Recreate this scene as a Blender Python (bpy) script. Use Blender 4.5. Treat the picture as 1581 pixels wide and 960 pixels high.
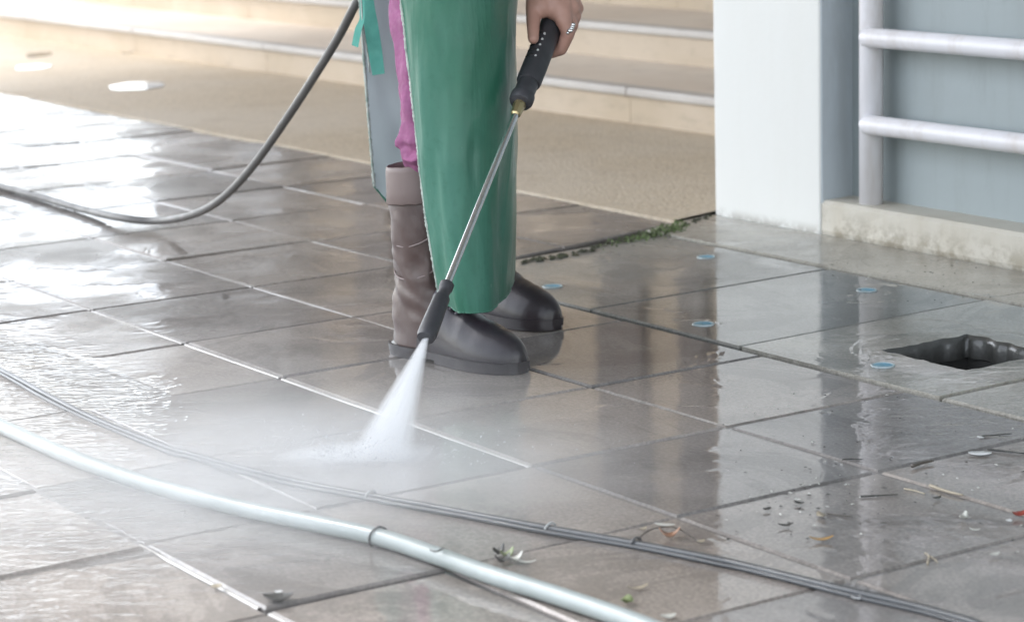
import bpy, bmesh, math, random
import numpy as np
from mathutils import Vector, Matrix, noise as mnoise

random.seed(7); rng = np.random.default_rng(7)
scene = bpy.context.scene
for o in list(bpy.data.objects): bpy.data.objects.remove(o)
COL = scene.collection

# ------------------------------------------------------------------ camera
# World axes follow the paving grid: +X and +Y run along its joints, Z is up, ground at z = 0, lens 1 m up.
YAW, PITCH, ROLL, FPX, PW, PH = -0.98828, 0.196457, -0.029534, 3753.4, 1581.0, 960.0
R0 = Vector((math.cos(YAW), -math.sin(YAW), 0)); F0 = Vector((math.sin(YAW), math.cos(YAW), 0)); Z = Vector((0, 0, 1))
FWD = F0*math.cos(PITCH) - Z*math.sin(PITCH); U0 = F0*math.sin(PITCH) + Z*math.cos(PITCH)
RGT = R0*math.cos(ROLL) + U0*math.sin(ROLL); UPV = U0*math.cos(ROLL) - R0*math.sin(ROLL)
EYE = Vector((0, 0, 1.0))
cam = bpy.data.objects.new('camera', bpy.data.cameras.new('camera')); COL.objects.link(cam)
cam.data.sensor_width = 36; cam.data.lens = 36*FPX/PW
cam.data.clip_start = .05; cam.data.clip_end = 2000
m = Matrix.Identity(4)
for i in range(3): m[i][0], m[i][1], m[i][2], m[i][3] = RGT[i], UPV[i], -FWD[i], EYE[i]
cam.matrix_world = m
cam.data.dof.use_dof = True; cam.data.dof.focus_distance = 4.35; cam.data.dof.aperture_fstop = 5.6
scene.camera = cam

# ------------------------------------------------------------------ sky, sun, exposure
SUN_EL = math.radians(50); SUN_AZ = Vector((-.90, -.44, 0)).normalized()    # towards the sun, on the ground
world = bpy.data.worlds.new('World'); scene.world = world; world.use_nodes = True
wn = world.node_tree.nodes; wn.clear()
sky = wn.new('ShaderNodeTexSky'); sky.sky_type = 'NISHITA'; sky.sun_disc = False
sky.sun_elevation = SUN_EL; sky.sun_rotation = math.atan2(SUN_AZ.x, SUN_AZ.y)
sky.air_density = 1.0; sky.dust_density = 1.2; sky.ozone_density = 1.0
bg = wn.new('ShaderNodeBackground'); bg.inputs['Strength'].default_value = .15
wo = wn.new('ShaderNodeOutputWorld')
hs = wn.new('ShaderNodeHueSaturation'); hs.inputs['Saturation'].default_value = .34     # thin white overcast
world.node_tree.links.new(sky.outputs[0], hs.inputs['Color']); world.node_tree.links.new(hs.outputs[0], bg.inputs[0]); world.node_tree.links.new(bg.outputs[0], wo.inputs[0])
sun = bpy.data.objects.new('sun', bpy.data.lights.new('sun', 'SUN')); COL.objects.link(sun)
sun.data.energy = .5; sun.data.angle = math.radians(12); sun.data.color = (1, .98, .95)
sdir = SUN_AZ*math.cos(SUN_EL) + Z*math.sin(SUN_EL)
sun.rotation_euler = sdir.to_track_quat('Z', 'Y').to_euler(); sun.location = (-3, -3, 6)
scene.view_settings.view_transform = 'Standard'; scene.view_settings.look = 'None'
scene.view_settings.exposure = 2.12; scene.view_settings.gamma = 1
scene.render.engine = 'CYCLES'
scene.cycles.max_bounces = 8; scene.cycles.volume_bounces = 4; scene.cycles.volume_step_rate = 2
scene.cycles.caustics_reflective = False; scene.cycles.caustics_refractive = False

# ------------------------------------------------------------------ placing helpers
def ray(u, v): return (u-PW/2)*RGT - (v-PH/2)*UPV + FPX*FWD
def G(u, v, z=0.0):                      # where that sight line meets the level z
    d = ray(u, v); return EYE + d*((z-EYE.z)/d.z)
def W(u, v, D):                          # the point of that sight line D metres out along the ground
    d = ray(u, v); return EYE + d*(D/d.dot(F0))
def C(X, D, z): return R0*X + F0*D + Z*z

# ------------------------------------------------------------------ object helpers
def tag(o, label=None, cat=None, group=None, kind=None):
    if label: o['label'] = label
    if cat: o['category'] = cat
    if group: o['group'] = group
    if kind: o['kind'] = kind
    return o
def link(name, me, mat, parent=None, smooth=False, loc=None):
    o = bpy.data.objects.new(name, me); COL.objects.link(o)
    if mat: me.materials.append(mat)
    if parent: o.parent = parent
    if loc is not None: o.location = loc
    if smooth:
        me.polygons.foreach_set('use_smooth', [True]*len(me.polygons))
    return o
def empty(name, loc=(0, 0, 0)):
    o = bpy.data.objects.new(name, None); COL.objects.link(o); o.location = loc; o.empty_display_size = .05; return o
def mesh(vs, fs, name='m'):
    me = bpy.data.meshes.new(name); me.from_pydata([tuple(v) for v in vs], [], fs); me.update(); return me
def box_data(lo, hi):
    x0, y0, z0 = lo; x1, y1, z1 = hi
    v = [(x0,y0,z0),(x1,y0,z0),(x1,y1,z0),(x0,y1,z0),(x0,y0,z1),(x1,y0,z1),(x1,y1,z1),(x0,y1,z1)]
    f = [(0,3,2,1),(4,5,6,7),(0,1,5,4),(1,2,6,5),(2,3,7,6),(3,0,4,7)]
    return v, f
def bevel_box(name, lo, hi, mat, parent=None, w=.004, seg=1):
    v, f = box_data(lo, hi); me = mesh(v, f)
    bm = bmesh.new(); bm.from_mesh(me); bmesh.ops.bevel(bm, geom=bm.edges[:], offset=w, segments=seg, affect='EDGES', profile=.5)
    bm.to_mesh(me); bm.free(); return link(name, me, mat, parent)
def spline(pts, n):
    P = [Vector(p) for p in pts]; P = [2*P[0]-P[1]] + P + [2*P[-1]-P[-2]]; out = []
    for i in range(1, len(P)-2):
        for k in range(n):
            t = k/n; a, b, c, d = P[i-1:i+3]
            out.append(.5*((2*b)+(c-a)*t+(2*a-5*b+4*c-d)*t*t+(3*b-a-3*c+d)*t**3))
    out.append(P[-2]); return out
def tube_data(path, rad, seg=10, caps=True):
    n = len(path); vs = []; fs = []; up = None
    for i, p in enumerate(path):
        t = (path[min(i+1, n-1)]-path[max(i-1, 0)]).normalized()
        if up is None:
            up = t.orthogonal().normalized()
        up = (up - t*up.dot(t)).normalized(); s = t.cross(up)
        r = rad(i/(n-1)) if callable(rad) else rad
        for k in range(seg):
            a = 2*math.pi*k/seg; vs.append(p + (up*math.cos(a)+s*math.sin(a))*r)
    for i in range(n-1):
        for k in range(seg):
            fs.append((i*seg+k, i*seg+(k+1)%seg, (i+1)*seg+(k+1)%seg, (i+1)*seg+k))
    if caps: fs += [tuple(range(seg))[::-1], tuple(range((n-1)*seg, n*seg))]
    return vs, fs
def tube(name, path, rad, mat, parent=None, seg=10):
    return link(name, mesh(*tube_data(path, rad, seg)), mat, parent, True)
def loft(name, rings, mat, parent=None, closed=True, caps=True, smooth=True):
    n = len(rings[0]); vs = [p for r in rings for p in r]; fs = []
    for i in range(len(rings)-1):
        for k in range(n if closed else n-1):
            fs.append((i*n+k, i*n+(k+1) % n, (i+1)*n+(k+1) % n, (i+1)*n+k))
    if caps and closed: fs += [tuple(range(n))[::-1], tuple(range((len(rings)-1)*n, len(rings)*n))]
    me = mesh(vs, fs)
    if smooth:
        o = link(name, me, mat, parent, True)
    else: o = link(name, me, mat, parent)
    return o
def merge(parts):
    vs, fs = [], []
    for v, f in parts:
        k = len(vs); vs += list(v); fs += [tuple(i+k for i in q) for q in f]
    return vs, fs

# ------------------------------------------------------------------ materials
class NT:
    def __init__(s, name):
        s.m = bpy.data.materials.new(name); s.m.use_nodes = True; s.t = s.m.node_tree; s.t.nodes.clear()
        s.out = s.t.nodes.new('ShaderNodeOutputMaterial')
    def put(s, sock, val):
        if isinstance(val, bpy.types.NodeSocket): s.t.links.new(val, sock)
        elif val is not None:
            if hasattr(sock.default_value, '__len__') and not hasattr(val, '__len__'): val = [val]*len(sock.default_value)
            elif hasattr(sock.default_value, '__len__') and len(sock.default_value) == 4 and len(val) == 3: val = (*val, 1)
            sock.default_value = val
    def n(s, typ, ins=None, out=0, **attr):
        nd = s.t.nodes.new('ShaderNode'+typ)
        for k, v in attr.items(): setattr(nd, k, v)
        for k, v in (ins or {}).items(): s.put(nd.inputs[k], v)
        return nd.outputs[out]
    def math(s, op, a, b=None, c=None, clamp=False):
        nd = s.t.nodes.new('ShaderNodeMath'); nd.operation = op; nd.use_clamp = clamp
        for i, v in enumerate((a, b, c)):
            if v is not None: s.put(nd.inputs[i], v)
        return nd.outputs[0]
    def pos(s): return s.n('NewGeometry', out=0)
    def obj(s): return s.n('TexCoord', out=3)
    def map(s, vec, scale=(1,1,1), loc=(0,0,0), rot=(0,0,0)):
        return s.n('Mapping', {'Vector': vec, 'Scale': scale, 'Location': loc, 'Rotation': rot})
    def noise(s, vec, scale, detail=3, rough=.55, dist=0):
        return s.n('TexNoise', {'Vector': vec, 'Scale': scale, 'Detail': detail, 'Roughness': rough, 'Distortion': dist})
    def ramp(s, v, lo, hi, a=0., b=1.):
        return s.n('MapRange', {0: v, 1: lo, 2: hi, 3: a, 4: b}, interpolation_type='SMOOTHSTEP')
    def mix(s, f, a, b, mode='MIX'):
        nd = s.t.nodes.new('ShaderNodeMix'); nd.data_type = 'RGBA'; nd.blend_type = mode
        s.put(nd.inputs[0], f); s.put(nd.inputs[6], a); s.put(nd.inputs[7], b); return nd.outputs[2]
    def bump(s, h, dist, strength=1., normal=None):
        return s.n('Bump', {'Height': h, 'Distance': dist, 'Strength': strength, 'Normal': normal})
    def bsdf(s, **kw):
        nd = s.t.nodes.new('ShaderNodeBsdfPrincipled')
        for k, v in kw.items(): s.put(nd.inputs[k.replace('_', ' ')], v)
        s.t.links.new(nd.outputs[0], s.out.inputs[0]); return nd

def plain(name, col, rough=.5, var=.12, scale=30, bump=.0, metal=0., coat=0., col2=None, spec=.5, grain=0.):
    t = NT(name); p = t.obj(); a = t.noise(p, scale, 4); b = t.noise(p, scale*.17, 3)
    c2 = col2 or [c*(1-2*var) for c in col]
    base = t.mix(t.ramp(b, .35, .7), col, c2)
    base = t.mix(t.ramp(a, .3, .75, 0, .6), base, [c*(1-var) for c in col])
    kw = dict(Base_Color=base, Roughness=t.ramp(a, .2, .8, rough*.8, min(1, rough*1.2)), Metallic=metal, Specular_IOR_Level=spec)
    if coat: kw.update(Coat_Weight=coat, Coat_Roughness=.08)
    if bump: kw['Normal'] = t.bump(a, bump)
    t.bsdf(**kw); return t.m

def wet(name, colA, colB, film=1.0, rmin=.03, rmax=.22, per_tile=True, grain=.00010, rip=.00010):
    """stone under a film of water: pattern runs on over the joints in world space"""
    t = NT(name); p = t.pos()
    sx = t.n('SeparateXYZ', {0: p}, 0); sy = t.n('SeparateXYZ', {0: p}, 1)
    big = t.noise(p, 1.7, 3, .6); mid = t.noise(p, 7, 5, .65, .4); fine = t.noise(p, 160, 3, .6); speck = t.noise(p, 48, 4, .7)
    base = t.mix(t.ramp(mid, .32, .68), colA, colB)
    base = t.mix(t.ramp(big, .4, .65, 0, .55), base, [c*.62 for c in colA])
    base = t.mix(t.ramp(speck, .62, .78, 0, .55), base, [c*.45 for c in colA])
    base = t.mix(t.ramp(fine, .35, .7, .0, .35), base, [c*1.7 for c in colB])
    st = t.noise(p, 2.3, 6, .68, 1.5); base = t.mix(t.ramp(st, .52, .57, 0, .42), base, [c*.58 for c in colA])
    base = t.mix(t.ramp(t.noise(p, 23, 5, .7, .8), .60, .68, 0, .35), base, [c*.5 for c in colA])
    if per_tile:
        r = t.n('ObjectInfo', out=5)
        base = t.mix(1., base, t.n('CombineXYZ', {0: t.ramp(r, 0, 1, .78, 1.2), 1: t.ramp(r, 0, 1, .80, 1.17), 2: t.ramp(r, 0, 1, .83, 1.14)}), 'MULTIPLY')
    # flowing water on the near left, and running towards the drain
    flow = t.math('MULTIPLY', t.ramp(sy, 2.05, 1.62), t.ramp(sx, -2.55, -3.15))
    d2 = t.n('VectorMath', {0: p, 1: (-2.86, 2.86, 0)}, 1, operation='DISTANCE')
    flow2 = t.ramp(d2, .33, .10, 0, .55)
    fl = t.math('MAXIMUM', flow, flow2)
    pool = t.ramp(sx, -4.6, -3.9)                            # the sunken right half holds standing water
    pool = t.math('MAXIMUM', pool, flow)
    wetn = t.noise(p, 3.1, 4, .6, .6)
    rough = t.math('MULTIPLY', t.ramp(wetn, .38, .62, rmin, rmax), t.ramp(pool, 0, 1, 1.0, .14))
    mp = t.map(p, (1, 1, 1), rot=(0, 0, YAW))
    mp = t.map(mp, (14, 34, 1))
    rp = t.noise(mp, 1.0, 3, .55, 1.2)
    fw = t.noise(t.map(t.map(p, rot=(0, 0, YAW)), (13, 42, 1)), 1.0, 2, .5, 1.6)
    h = t.math('MULTIPLY', rp, t.ramp(pool, 0, 1, rip, rip*1.7))
    h = t.math('ADD', h, t.math('MULTIPLY', fw, t.math('MULTIPLY', fl, .0026)))
    gr = t.math('MULTIPLY', t.noise(p, 210, 2, .6), t.math('MULTIPLY', t.ramp(wetn, .40, .60), t.ramp(pool, 0, 1, grain, grain*.25)))
    h = t.math('ADD', h, gr)
    h = t.math('ADD', h, t.math('MULTIPLY', t.noise(p, 5, 2), .0006))
    h = t.math('ADD', h, t.math('MULTIPLY', t.noise(p, 52, 2, .5, .6), t.ramp(pool, 0, 1, .00004, .00010)))
    h = t.math('ADD', h, t.math('MULTIPLY', t.ramp(wetn, .44, .50), .0004))
    cn = t.bump(h, 1.0)
    bn = t.bump(t.math('ADD', t.math('MULTIPLY', fine, .0006), t.math('MULTIPLY', speck, .0012)), 1.0)
    t.bsdf(Base_Color=base, Roughness=.55, Normal=bn, Specular_IOR_Level=.2, Coat_Weight=t.math('MULTIPLY', t.math('MAXIMUM', t.ramp(t.noise(p, 4.3, 5, .62, .8), .40, .56, 1.0, .62), pool), film), Coat_Roughness=rough, Coat_IOR=t.ramp(pool, 0, 1, 1.33, 1.52), Coat_Normal=cn)
    return t.m

M = {}
M['tile'] = wet('wet_paving_tile', (.182, .164, .148), (.258, .234, .212), rmin=.02, rmax=.30)
M['slab'] = wet('wet_concrete_slab', (.22, .212, .187), (.31, .30, .268), rmin=.03, rmax=.28)
M['bed'] = wet('wet_joint_bed', (.075, .070, .064), (.115, .108, .10), per_tile=False, film=.6, rmin=.15, rmax=.35)
M['flood'] = wet('flooded_joint', (.125, .116, .108), (.18, .168, .156), per_tile=False, rmin=.02, rmax=.12)
M['palejoint'] = plain('pale_joint_strip', (.50, .48, .45), .35, .1, 60, .0004, coat=.6)
def pebble():
    t = NT('beige_pebble_dash'); p = t.pos()
    v = t.n('TexVoronoi', {'Vector': p, 'Scale': 95.}, 0); vc = t.n('TexVoronoi', {'Vector': p, 'Scale': 95.}, 1)
    g = t.n('SeparateColor', {0: vc}, 0); big = t.noise(p, 1.1, 4, .6); mid = t.noise(p, 6, 4)
    base = t.mix(g, (.49, .405, .295), (.60, .515, .405)); base = t.mix(t.ramp(g, .82, .95, 0, .6), base, (.30, .245, .18))
    base = t.mix(t.ramp(big, .4, .68, 0, .45), base, (.62, .56, .48)); base = t.mix(t.ramp(mid, .5, .75, 0, .35), base, (.40, .325, .24))
    sx = t.n('SeparateXYZ', {0: p}, 0)
    wetm = t.math('MULTIPLY', t.ramp(sx, -6.3, -8.6), t.ramp(t.noise(p, 1.6, 3), .3, .55, .5, 1))
    t.bsdf(Base_Color=base, Roughness=.7, Normal=t.bump(v, -.0016), Specular_IOR_Level=.3,
           Coat_Weight=t.math('MULTIPLY', wetm, .2), Coat_Roughness=.45, Coat_IOR=1.33)
    return t.m
M['pebble'] = pebble()
def stone(name, a, b, joint=0):
    t = NT(name); p = t.pos(); big = t.noise(t.map(p, (1, 1, 1)), 1.6, 4, .6, .5); mid = t.noise(t.map(p, (1, 1, 3)), 9, 5, .65); f = t.noise(p, 120, 2)
    base = t.mix(t.ramp(big, .35, .65), a, b); base = t.mix(t.ramp(mid, .5, .8, 0, .5), base, [c*.7 for c in a])
    base = t.mix(t.ramp(f, .4, .7, 0, .25), base, [c*.8 for c in b])
    t.bsdf(Base_Color=base, Roughness=.55, Normal=t.bump(f, .0006), Specular_IOR_Level=.35); return t.m
M['tread'] = stone('beige_step_stone', (.70, .61, .52), (.77, .69, .60))
M['riser'] = stone('tan_riser_render', (.46, .375, .275), (.52, .435, .34))
M['nosing'] = stone('pale_grey_nosing', (.47, .44, .41), (.54, .515, .485))
def paint(name, col, dirt, low=.0, rough=.45, soil=1.):
    t = NT(name); p = t.pos(); sz = t.n('SeparateXYZ', {0: p}, 2)
    st = t.noise(t.map(p, (6, 6, .8)), 1.6, 5, .65); sp = t.noise(p, 26, 3, .6); fl = t.noise(p, 17, 5, .7)
    base = t.mix(t.ramp(st, .45, .72, 0, .6*soil), col, dirt); base = t.mix(t.ramp(t.noise(t.map(p, (1, 1, .35)), 3.2, 6, .7, .6), .52, .66, 0, .35*soil), base, [c*.82 for c in dirt])
    base = t.mix(t.ramp(sp, .76, .80, 0, .9), base, [c*.35 for c in dirt])
    if low:                                                  # splashed mud and flaked paint at the foot
        k = t.math('MULTIPLY', t.ramp(sz, low, 0.0), t.ramp(fl, .42, .60))
        base = t.mix(k, base, [c*.72 for c in dirt])
    t.bsdf(Base_Color=base, Roughness=rough, Normal=t.bump(t.noise(p, 45, 3), .0005), Specular_IOR_Level=.4); return t.m
M['white'] = paint('white_wall_paint', (.74, .745, .72), (.65, .635, .585), .03, soil=.2)
M['blue'] = paint('blue_grey_wall_paint', (.33, .375, .385), (.27, .30, .30))
M['paleblue'] = paint('pale_blue_pier_side', (.50, .55, .585), (.42, .45, .465))  # bluer, darker tone for the pier's right side
M['plinth'] = paint('flaking_plinth_paint', (.58, .55, .48), (.47, .42, .33), .085, .6)
M['rail'] = paint('white_gloss_rail_paint', (.80, .79, .82), (.60, .54, .50), 0, .28)
M['facade'] = stone('tan_facade_render', (.58, .455, .33), (.64, .52, .39))
M['facade_grey'] = stone('light_grey_pier', (.45, .46, .48), (.52, .53, .55))
M['brown'] = plain('brown_door_wood', (.13, .075, .05), .4, .2, 8)
M['dark'] = plain('glossy_dark_pit', (.055, .055, .050), .45, .3, 20, .004, coat=.5, col2=(.05, .05, .047))  # dark tone for the pit, also on the slab hole's inner faces
M['asphalt'] = plain('grey_yard_ground', (.16, .155, .145), .7, .15, 3, .002)
M['bluepaint'] = plain('blue_plastic_plug', (.09, .34, .50), .5, .4, 90, .0008, coat=.2, col2=(.24, .40, .45))
M['plugrim'] = plain('pale_plug_rim', (.42, .50, .52), .4, .15, 40)

# ================================================================== the setting
PIT = (-3.392, 3.075, -3.165, 3.30)          # the open drain
x0, y0, x1, y1 = PIT
gx = [-260, x0-.012, x1+.012, 260]; gy = [-260, y0-.012, y1+.012, 260]
vs = [(x, y, -.05) for y in gy for x in gx]
fs = [(j*4+i, j*4+i+1, j*4+i+5, j*4+i+4) for j in range(3) for i in range(3) if not (i == 1 and j == 1)]
tag(link('ground', mesh(vs, fs), M['asphalt']), kind='structure')

# drain pit: four walls and a floor, real depth
pit = empty('drain_pit', ((x0+x1)/2, (y0+y1)/2, -.3))
tag(pit, 'open square drain hole broken through the concrete cover slab', 'drain')
ox, oy = pit.location.x, pit.location.y
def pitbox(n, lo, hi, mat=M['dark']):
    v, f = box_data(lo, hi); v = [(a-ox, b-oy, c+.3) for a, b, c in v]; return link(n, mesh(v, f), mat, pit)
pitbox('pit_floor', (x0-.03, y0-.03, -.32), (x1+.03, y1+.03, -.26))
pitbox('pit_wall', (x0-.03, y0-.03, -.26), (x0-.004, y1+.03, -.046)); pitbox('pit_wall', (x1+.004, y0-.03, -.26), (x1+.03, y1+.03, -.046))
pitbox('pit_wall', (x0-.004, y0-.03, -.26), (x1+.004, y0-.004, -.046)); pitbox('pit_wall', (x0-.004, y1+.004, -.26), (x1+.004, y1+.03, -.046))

# ---- tiled paving: one mesh for each tile
def poly_tile(c, gap=.007, bev=.004, top=0., th=.038, jit=.0016, seg=2, tilt=0.):
    """c: four corners anticlockwise; ring of 4*seg points, chamfered top edge"""
    c = [Vector((*q, 0)) for q in c]; cen = sum(c, Vector())/4
    def inset(d):
        out = []
        for i in range(4):
            p, a, b = c[i], c[i-1], c[(i+1) % 4]
            e1 = (p-a).normalized(); e2 = (b-p).normalized(); n1 = Vector((-e1.y, e1.x, 0)); n2 = Vector((-e2.y, e2.x, 0))
            out.append(p + (n1+n2)*d/(1+n1.dot(n2)))
        return out
    def ring(q, z, J):
        r = []
        for i in range(4):
            for k in range(seg): r.append(q[i].lerp(q[(i+1) % 4], k/seg))
        return [Vector((v.x+j[0], v.y+j[1], z)) for v, j in zip(r, J)]
    J = [(random.uniform(-jit, jit), random.uniform(-jit, jit)) for _ in range(4*seg)]
    n = 4*seg
    a = ring(inset(gap/2+bev), 0, J); b = ring(inset(gap/2), -bev*.9, J); d = ring(inset(gap/2), -th, J)
    vs = a+b+d; fs = [tuple(range(n))]
    for L in (0, 1):
        for k in range(n): fs.append((L*n+k, (L+1)*n+k, (L+1)*n+(k+1) % n, L*n+(k+1) % n))
    tx, ty = random.gauss(0, tilt), random.gauss(0, tilt)
    vs = [Vector((v.x-cen.x, v.y-cen.y, v.z)) for v in vs]
    vs = [Vector((v.x, v.y, v.z + v.x*tx + v.y*ty)) for v in vs]
    return vs, fs, Vector((cen.x, cen.y, top))

XL = [-7.141, -6.638, -6.172, -5.71, -5.28, -4.823, -4.368, -3.96, -3.512, -3.12, -2.745, -2.36, -1.95, -1.54, -1.12, -.7, -.26, .18]
while XL[0] > -16: XL.insert(0, XL[0]-.462)
YL = [-.28, .14, .56, .98, 1.405, 1.69, 2.085, 2.48, 2.885, 3.292, 3.712]
paving = tag(empty('tile_paving', (-4, 2, 0)), kind='structure')
far = []
def in_frame(p):
    d = p-EYE; w = d.dot(FWD)
    if w < .3: return False
    u = PW/2+FPX*d.dot(RGT)/w; v = PH/2-FPX*d.dot(UPV)/w
    return -170 < u < PW+170 and -60 < v < PH+90
def edge_right(y):  # the skewed seam where tiles meet the cover slabs
    return -4.675-.235*max(0, (y-2.99))/.87
for j in range(len(YL)-1):
    ya, yb = YL[j], YL[j+1]
    for i in range(len(XL)-1):
        xa, xb = XL[i], XL[i+1]
        if j < 4: xa += .02; xb += .02
        ca = [(xa, ya), (xb, ya), (xb, yb), (xa, yb)]
        if ya > 2.8:
            if xa > -4.9: continue
            if xb > -4.9: ca = [(xa, ya), (edge_right(ya), ya), (edge_right(yb), yb), (xa, yb)]
        calm = xa > -4.1 and ya > 1.9
        vs, fs, cen = poly_tile(ca, tilt=.0008 if calm else .0035, top=random.gauss(0, .0003 if calm else .0011), gap=random.uniform(.006, .010))
        if in_frame(cen):
            o = link('tile', mesh(vs, fs), M['tile'], paving, loc=cen-paving.location)
        else: far.append(([v+cen for v in vs], fs))
o = link('outer_tiles', mesh(*merge(far)), M['tile'], paving, loc=-paving.location); tag(o, kind='stuff')
bedz = -.0065
bed = link('joint_bed', mesh([(-16, -.3, bedz), (.2, -.3, bedz), (.2, 2.885, bedz), (-4.67, 2.885, bedz), (-4.9, 3.714, bedz), (-16, 3.714, bedz)], [(0, 1, 2, 3, 4, 5)]), M['bed'], paving, loc=-paving.location)
for nm, xr, yr, zz in (('flooded_joint', (-4.75, -2.95), (.7, 1.99), -.0016), ('flooded_joint', (-3.45, -1.2), (2.01, 2.875), -.0030)):
    v = []; nx, ny = 14, 10
    for j in range(ny+1):
        for i in range(nx+1):
            fx, fy = i/nx, j/ny; e = min(fx, 1-fx, fy, 1-fy)
            v.append((xr[0]+(xr[1]-xr[0])*fx, yr[0]+(yr[1]-yr[0])*fy, zz-(.0058 if e < .01 else 0)+.0006*mnoise.noise(Vector((fx*9, fy*9, 2)))))
    link(nm, mesh(v, [(j*(nx+1)+i, j*(nx+1)+i+1, (j+1)*(nx+1)+i+1, (j+1)*(nx+1)+i) for j in range(ny) for i in range(nx)]), M['flood'], paving, loc=-paving.location)
# pale strips, nearly flush, in the long joints
for y in (2.085, 2.48, 2.885, 3.292):
    for i in range(len(XL)-1):
        xa, xb = XL[i], XL[i+1]
        if xb > -3.1 and y < 2.1 or y > 2.1 and y < 2.5 and xb > -3.9 or y > 2.5 and xb > -4.7 or xa < -11: continue
        v = []; n = 5
        for k in range(n+1):
            x = xa+.006+(xb-xa-.012)*k/n; w1, w2 = random.uniform(.003, .0052), random.uniform(.003, .0052)
            v += [(x, y-w1, -.0035), (x, y-w1*.5, -.0012), (x, y+w2*.5, -.0010), (x, y+w2, -.0035)]
        f = [(k*4+q, k*4+4+q, k*4+5+q, k*4+1+q) for k in range(n) for q in range(3)]
        link('joint_strip', mesh(v, f), M['palejoint'], paving, loc=-paving.location)
for xa, xb in ((-3.13, -2.76), (-2.73, -2.3)):
    v = []
    for k in range(7):
        x = xa+(xb-xa)*k/6; w = random.uniform(.003, .005); v += [(x, 1.405-w, -.0035), (x, 1.405-w*.4, -.0012), (x, 1.405+w*.4, -.0012), (x, 1.405+w, -.0035)]
    link('joint_strip', mesh(v, [(k*4+q, k*4+4+q, k*4+5+q, k*4+1+q) for k in range(6) for q in range(3)]), M['palejoint'], paving, loc=-paving.location)

# ---- concrete cover slabs over the channel, each with two blue plugs
chan = tag(empty('drain_channel_cover', (-3.8, 3.2, 0)), kind='structure')
SX = [-4.69, -4.10, -3.60, -3.045, -2.49, -1.93, -1.37, -.8, -.2]
def slab_hole(c, hole, top):
    hx0, hy0, hx1, hy1 = hole
    o_ = [Vector((*q, top)) for q in c]; n = 20
    def edge(p, q): return [p.lerp(q, k/n) for k in range(n)]
    outer = sum([edge(o_[i], o_[(i+1) % 4]) for i in range(4)], [])
    hc = [Vector((hx0, hy0, top)), Vector((hx1, hy0, top)), Vector((hx1, hy1, top)), Vector((hx0, hy1, top))]
    inner = sum([edge(hc[i], hc[(i+1) % 4]) for i in range(4)], [])
    inner = [Vector((v.x+.010*mnoise.noise(v*28)+.004*mnoise.noise(v*90), v.y+.010*mnoise.noise(v*28+Vector((7, 3, 1)))+.004*mnoise.noise(v*90+Vector((1, 9, 4))), v.z)) for v in inner]
    lip = [Vector((v.x, v.y, top-.012-.008*abs(mnoise.noise(v*40)))) + (Vector((v.x-(hx0+hx1)/2, v.y-(hy0+hy1)/2, 0))*-.05) for v in inner]
    low = [Vector((v.x, v.y, top-.045)) for v in lip]; ob = [Vector((v.x, v.y, top-.045)) for v in outer]
    N = 4*n; vs = outer+inner+lip+low+ob; fs = []
    for k in range(N):
        k2 = (k+1) % N
        fs += [(k, k2, N+k2, N+k), (N+k, N+k2, 2*N+k2, 2*N+k), (2*N+k, 2*N+k2, 3*N+k2, 3*N+k), (4*N+k, 4*N+k2, k2, k)]
    return vs, fs
def disc(cx, cy, r, z, par):
    k = 18; jit = [r*random.uniform(.95, 1.05) for _ in range(k)]
    v = []; 
    for rr, zz in ((1.16, 0), (1.12, .0025), (1.0, .0025), (.92, .001)):
        v += [(jit[i]*rr*math.cos(2*math.pi*i/k), jit[i]*rr*math.sin(2*math.pi*i/k), zz) for i in range(k)]
    f = [(L*k+i, L*k+(i+1) % k, (L+1)*k+(i+1) % k, (L+1)*k+i) for L in range(3) for i in range(k)]
    rim = link('plug_rim', mesh(v, f), M['plugrim'], par, loc=(cx, cy, z))
    v = [(jit[i]*.93*math.cos(2*math.pi*i/k), jit[i]*.93*math.sin(2*math.pi*i/k), .0014) for i in range(k)]
    link('blue_plug', mesh(v, [tuple(range(k))]), M['bluepaint'], par, loc=(cx, cy, z))
for i in range(len(SX)-1):
    xa, xb = SX[i], SX[i+1]
    c = [(xa, 2.895), (xb, 2.895), (xb-.02, 3.575), (xa-(.075 if i == 0 else .02), 3.575)]
    top = random.uniform(-.001, .002)
    if i == 2:
        d = [(xa+.004, 2.899), (xb-.004, 2.899), (xb-.024, 3.571), (xa-.016, 3.571)]
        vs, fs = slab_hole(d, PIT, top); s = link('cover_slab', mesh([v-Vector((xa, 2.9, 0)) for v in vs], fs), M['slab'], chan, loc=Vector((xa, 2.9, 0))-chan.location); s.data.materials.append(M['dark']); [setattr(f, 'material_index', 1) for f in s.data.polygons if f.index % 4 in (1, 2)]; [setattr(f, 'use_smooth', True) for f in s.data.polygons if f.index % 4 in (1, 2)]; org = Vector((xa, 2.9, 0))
    else:
        vs, fs, cen = poly_tile(c, gap=.009, top=top, tilt=.001); s = link('cover_slab', mesh(vs, fs), M['slab'], chan, loc=cen-chan.location); org = cen
    if i < 3:
        for q in (((-4.425, 3.463), (-4.367, 2.986)), ((-3.864, 3.46), (-3.816, 2.977)), ((-3.292, 2.987),))[i]:
            disc(q[0]-org.x, q[1]-org.y, .0195, top-org.z+.0003, s)
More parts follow.
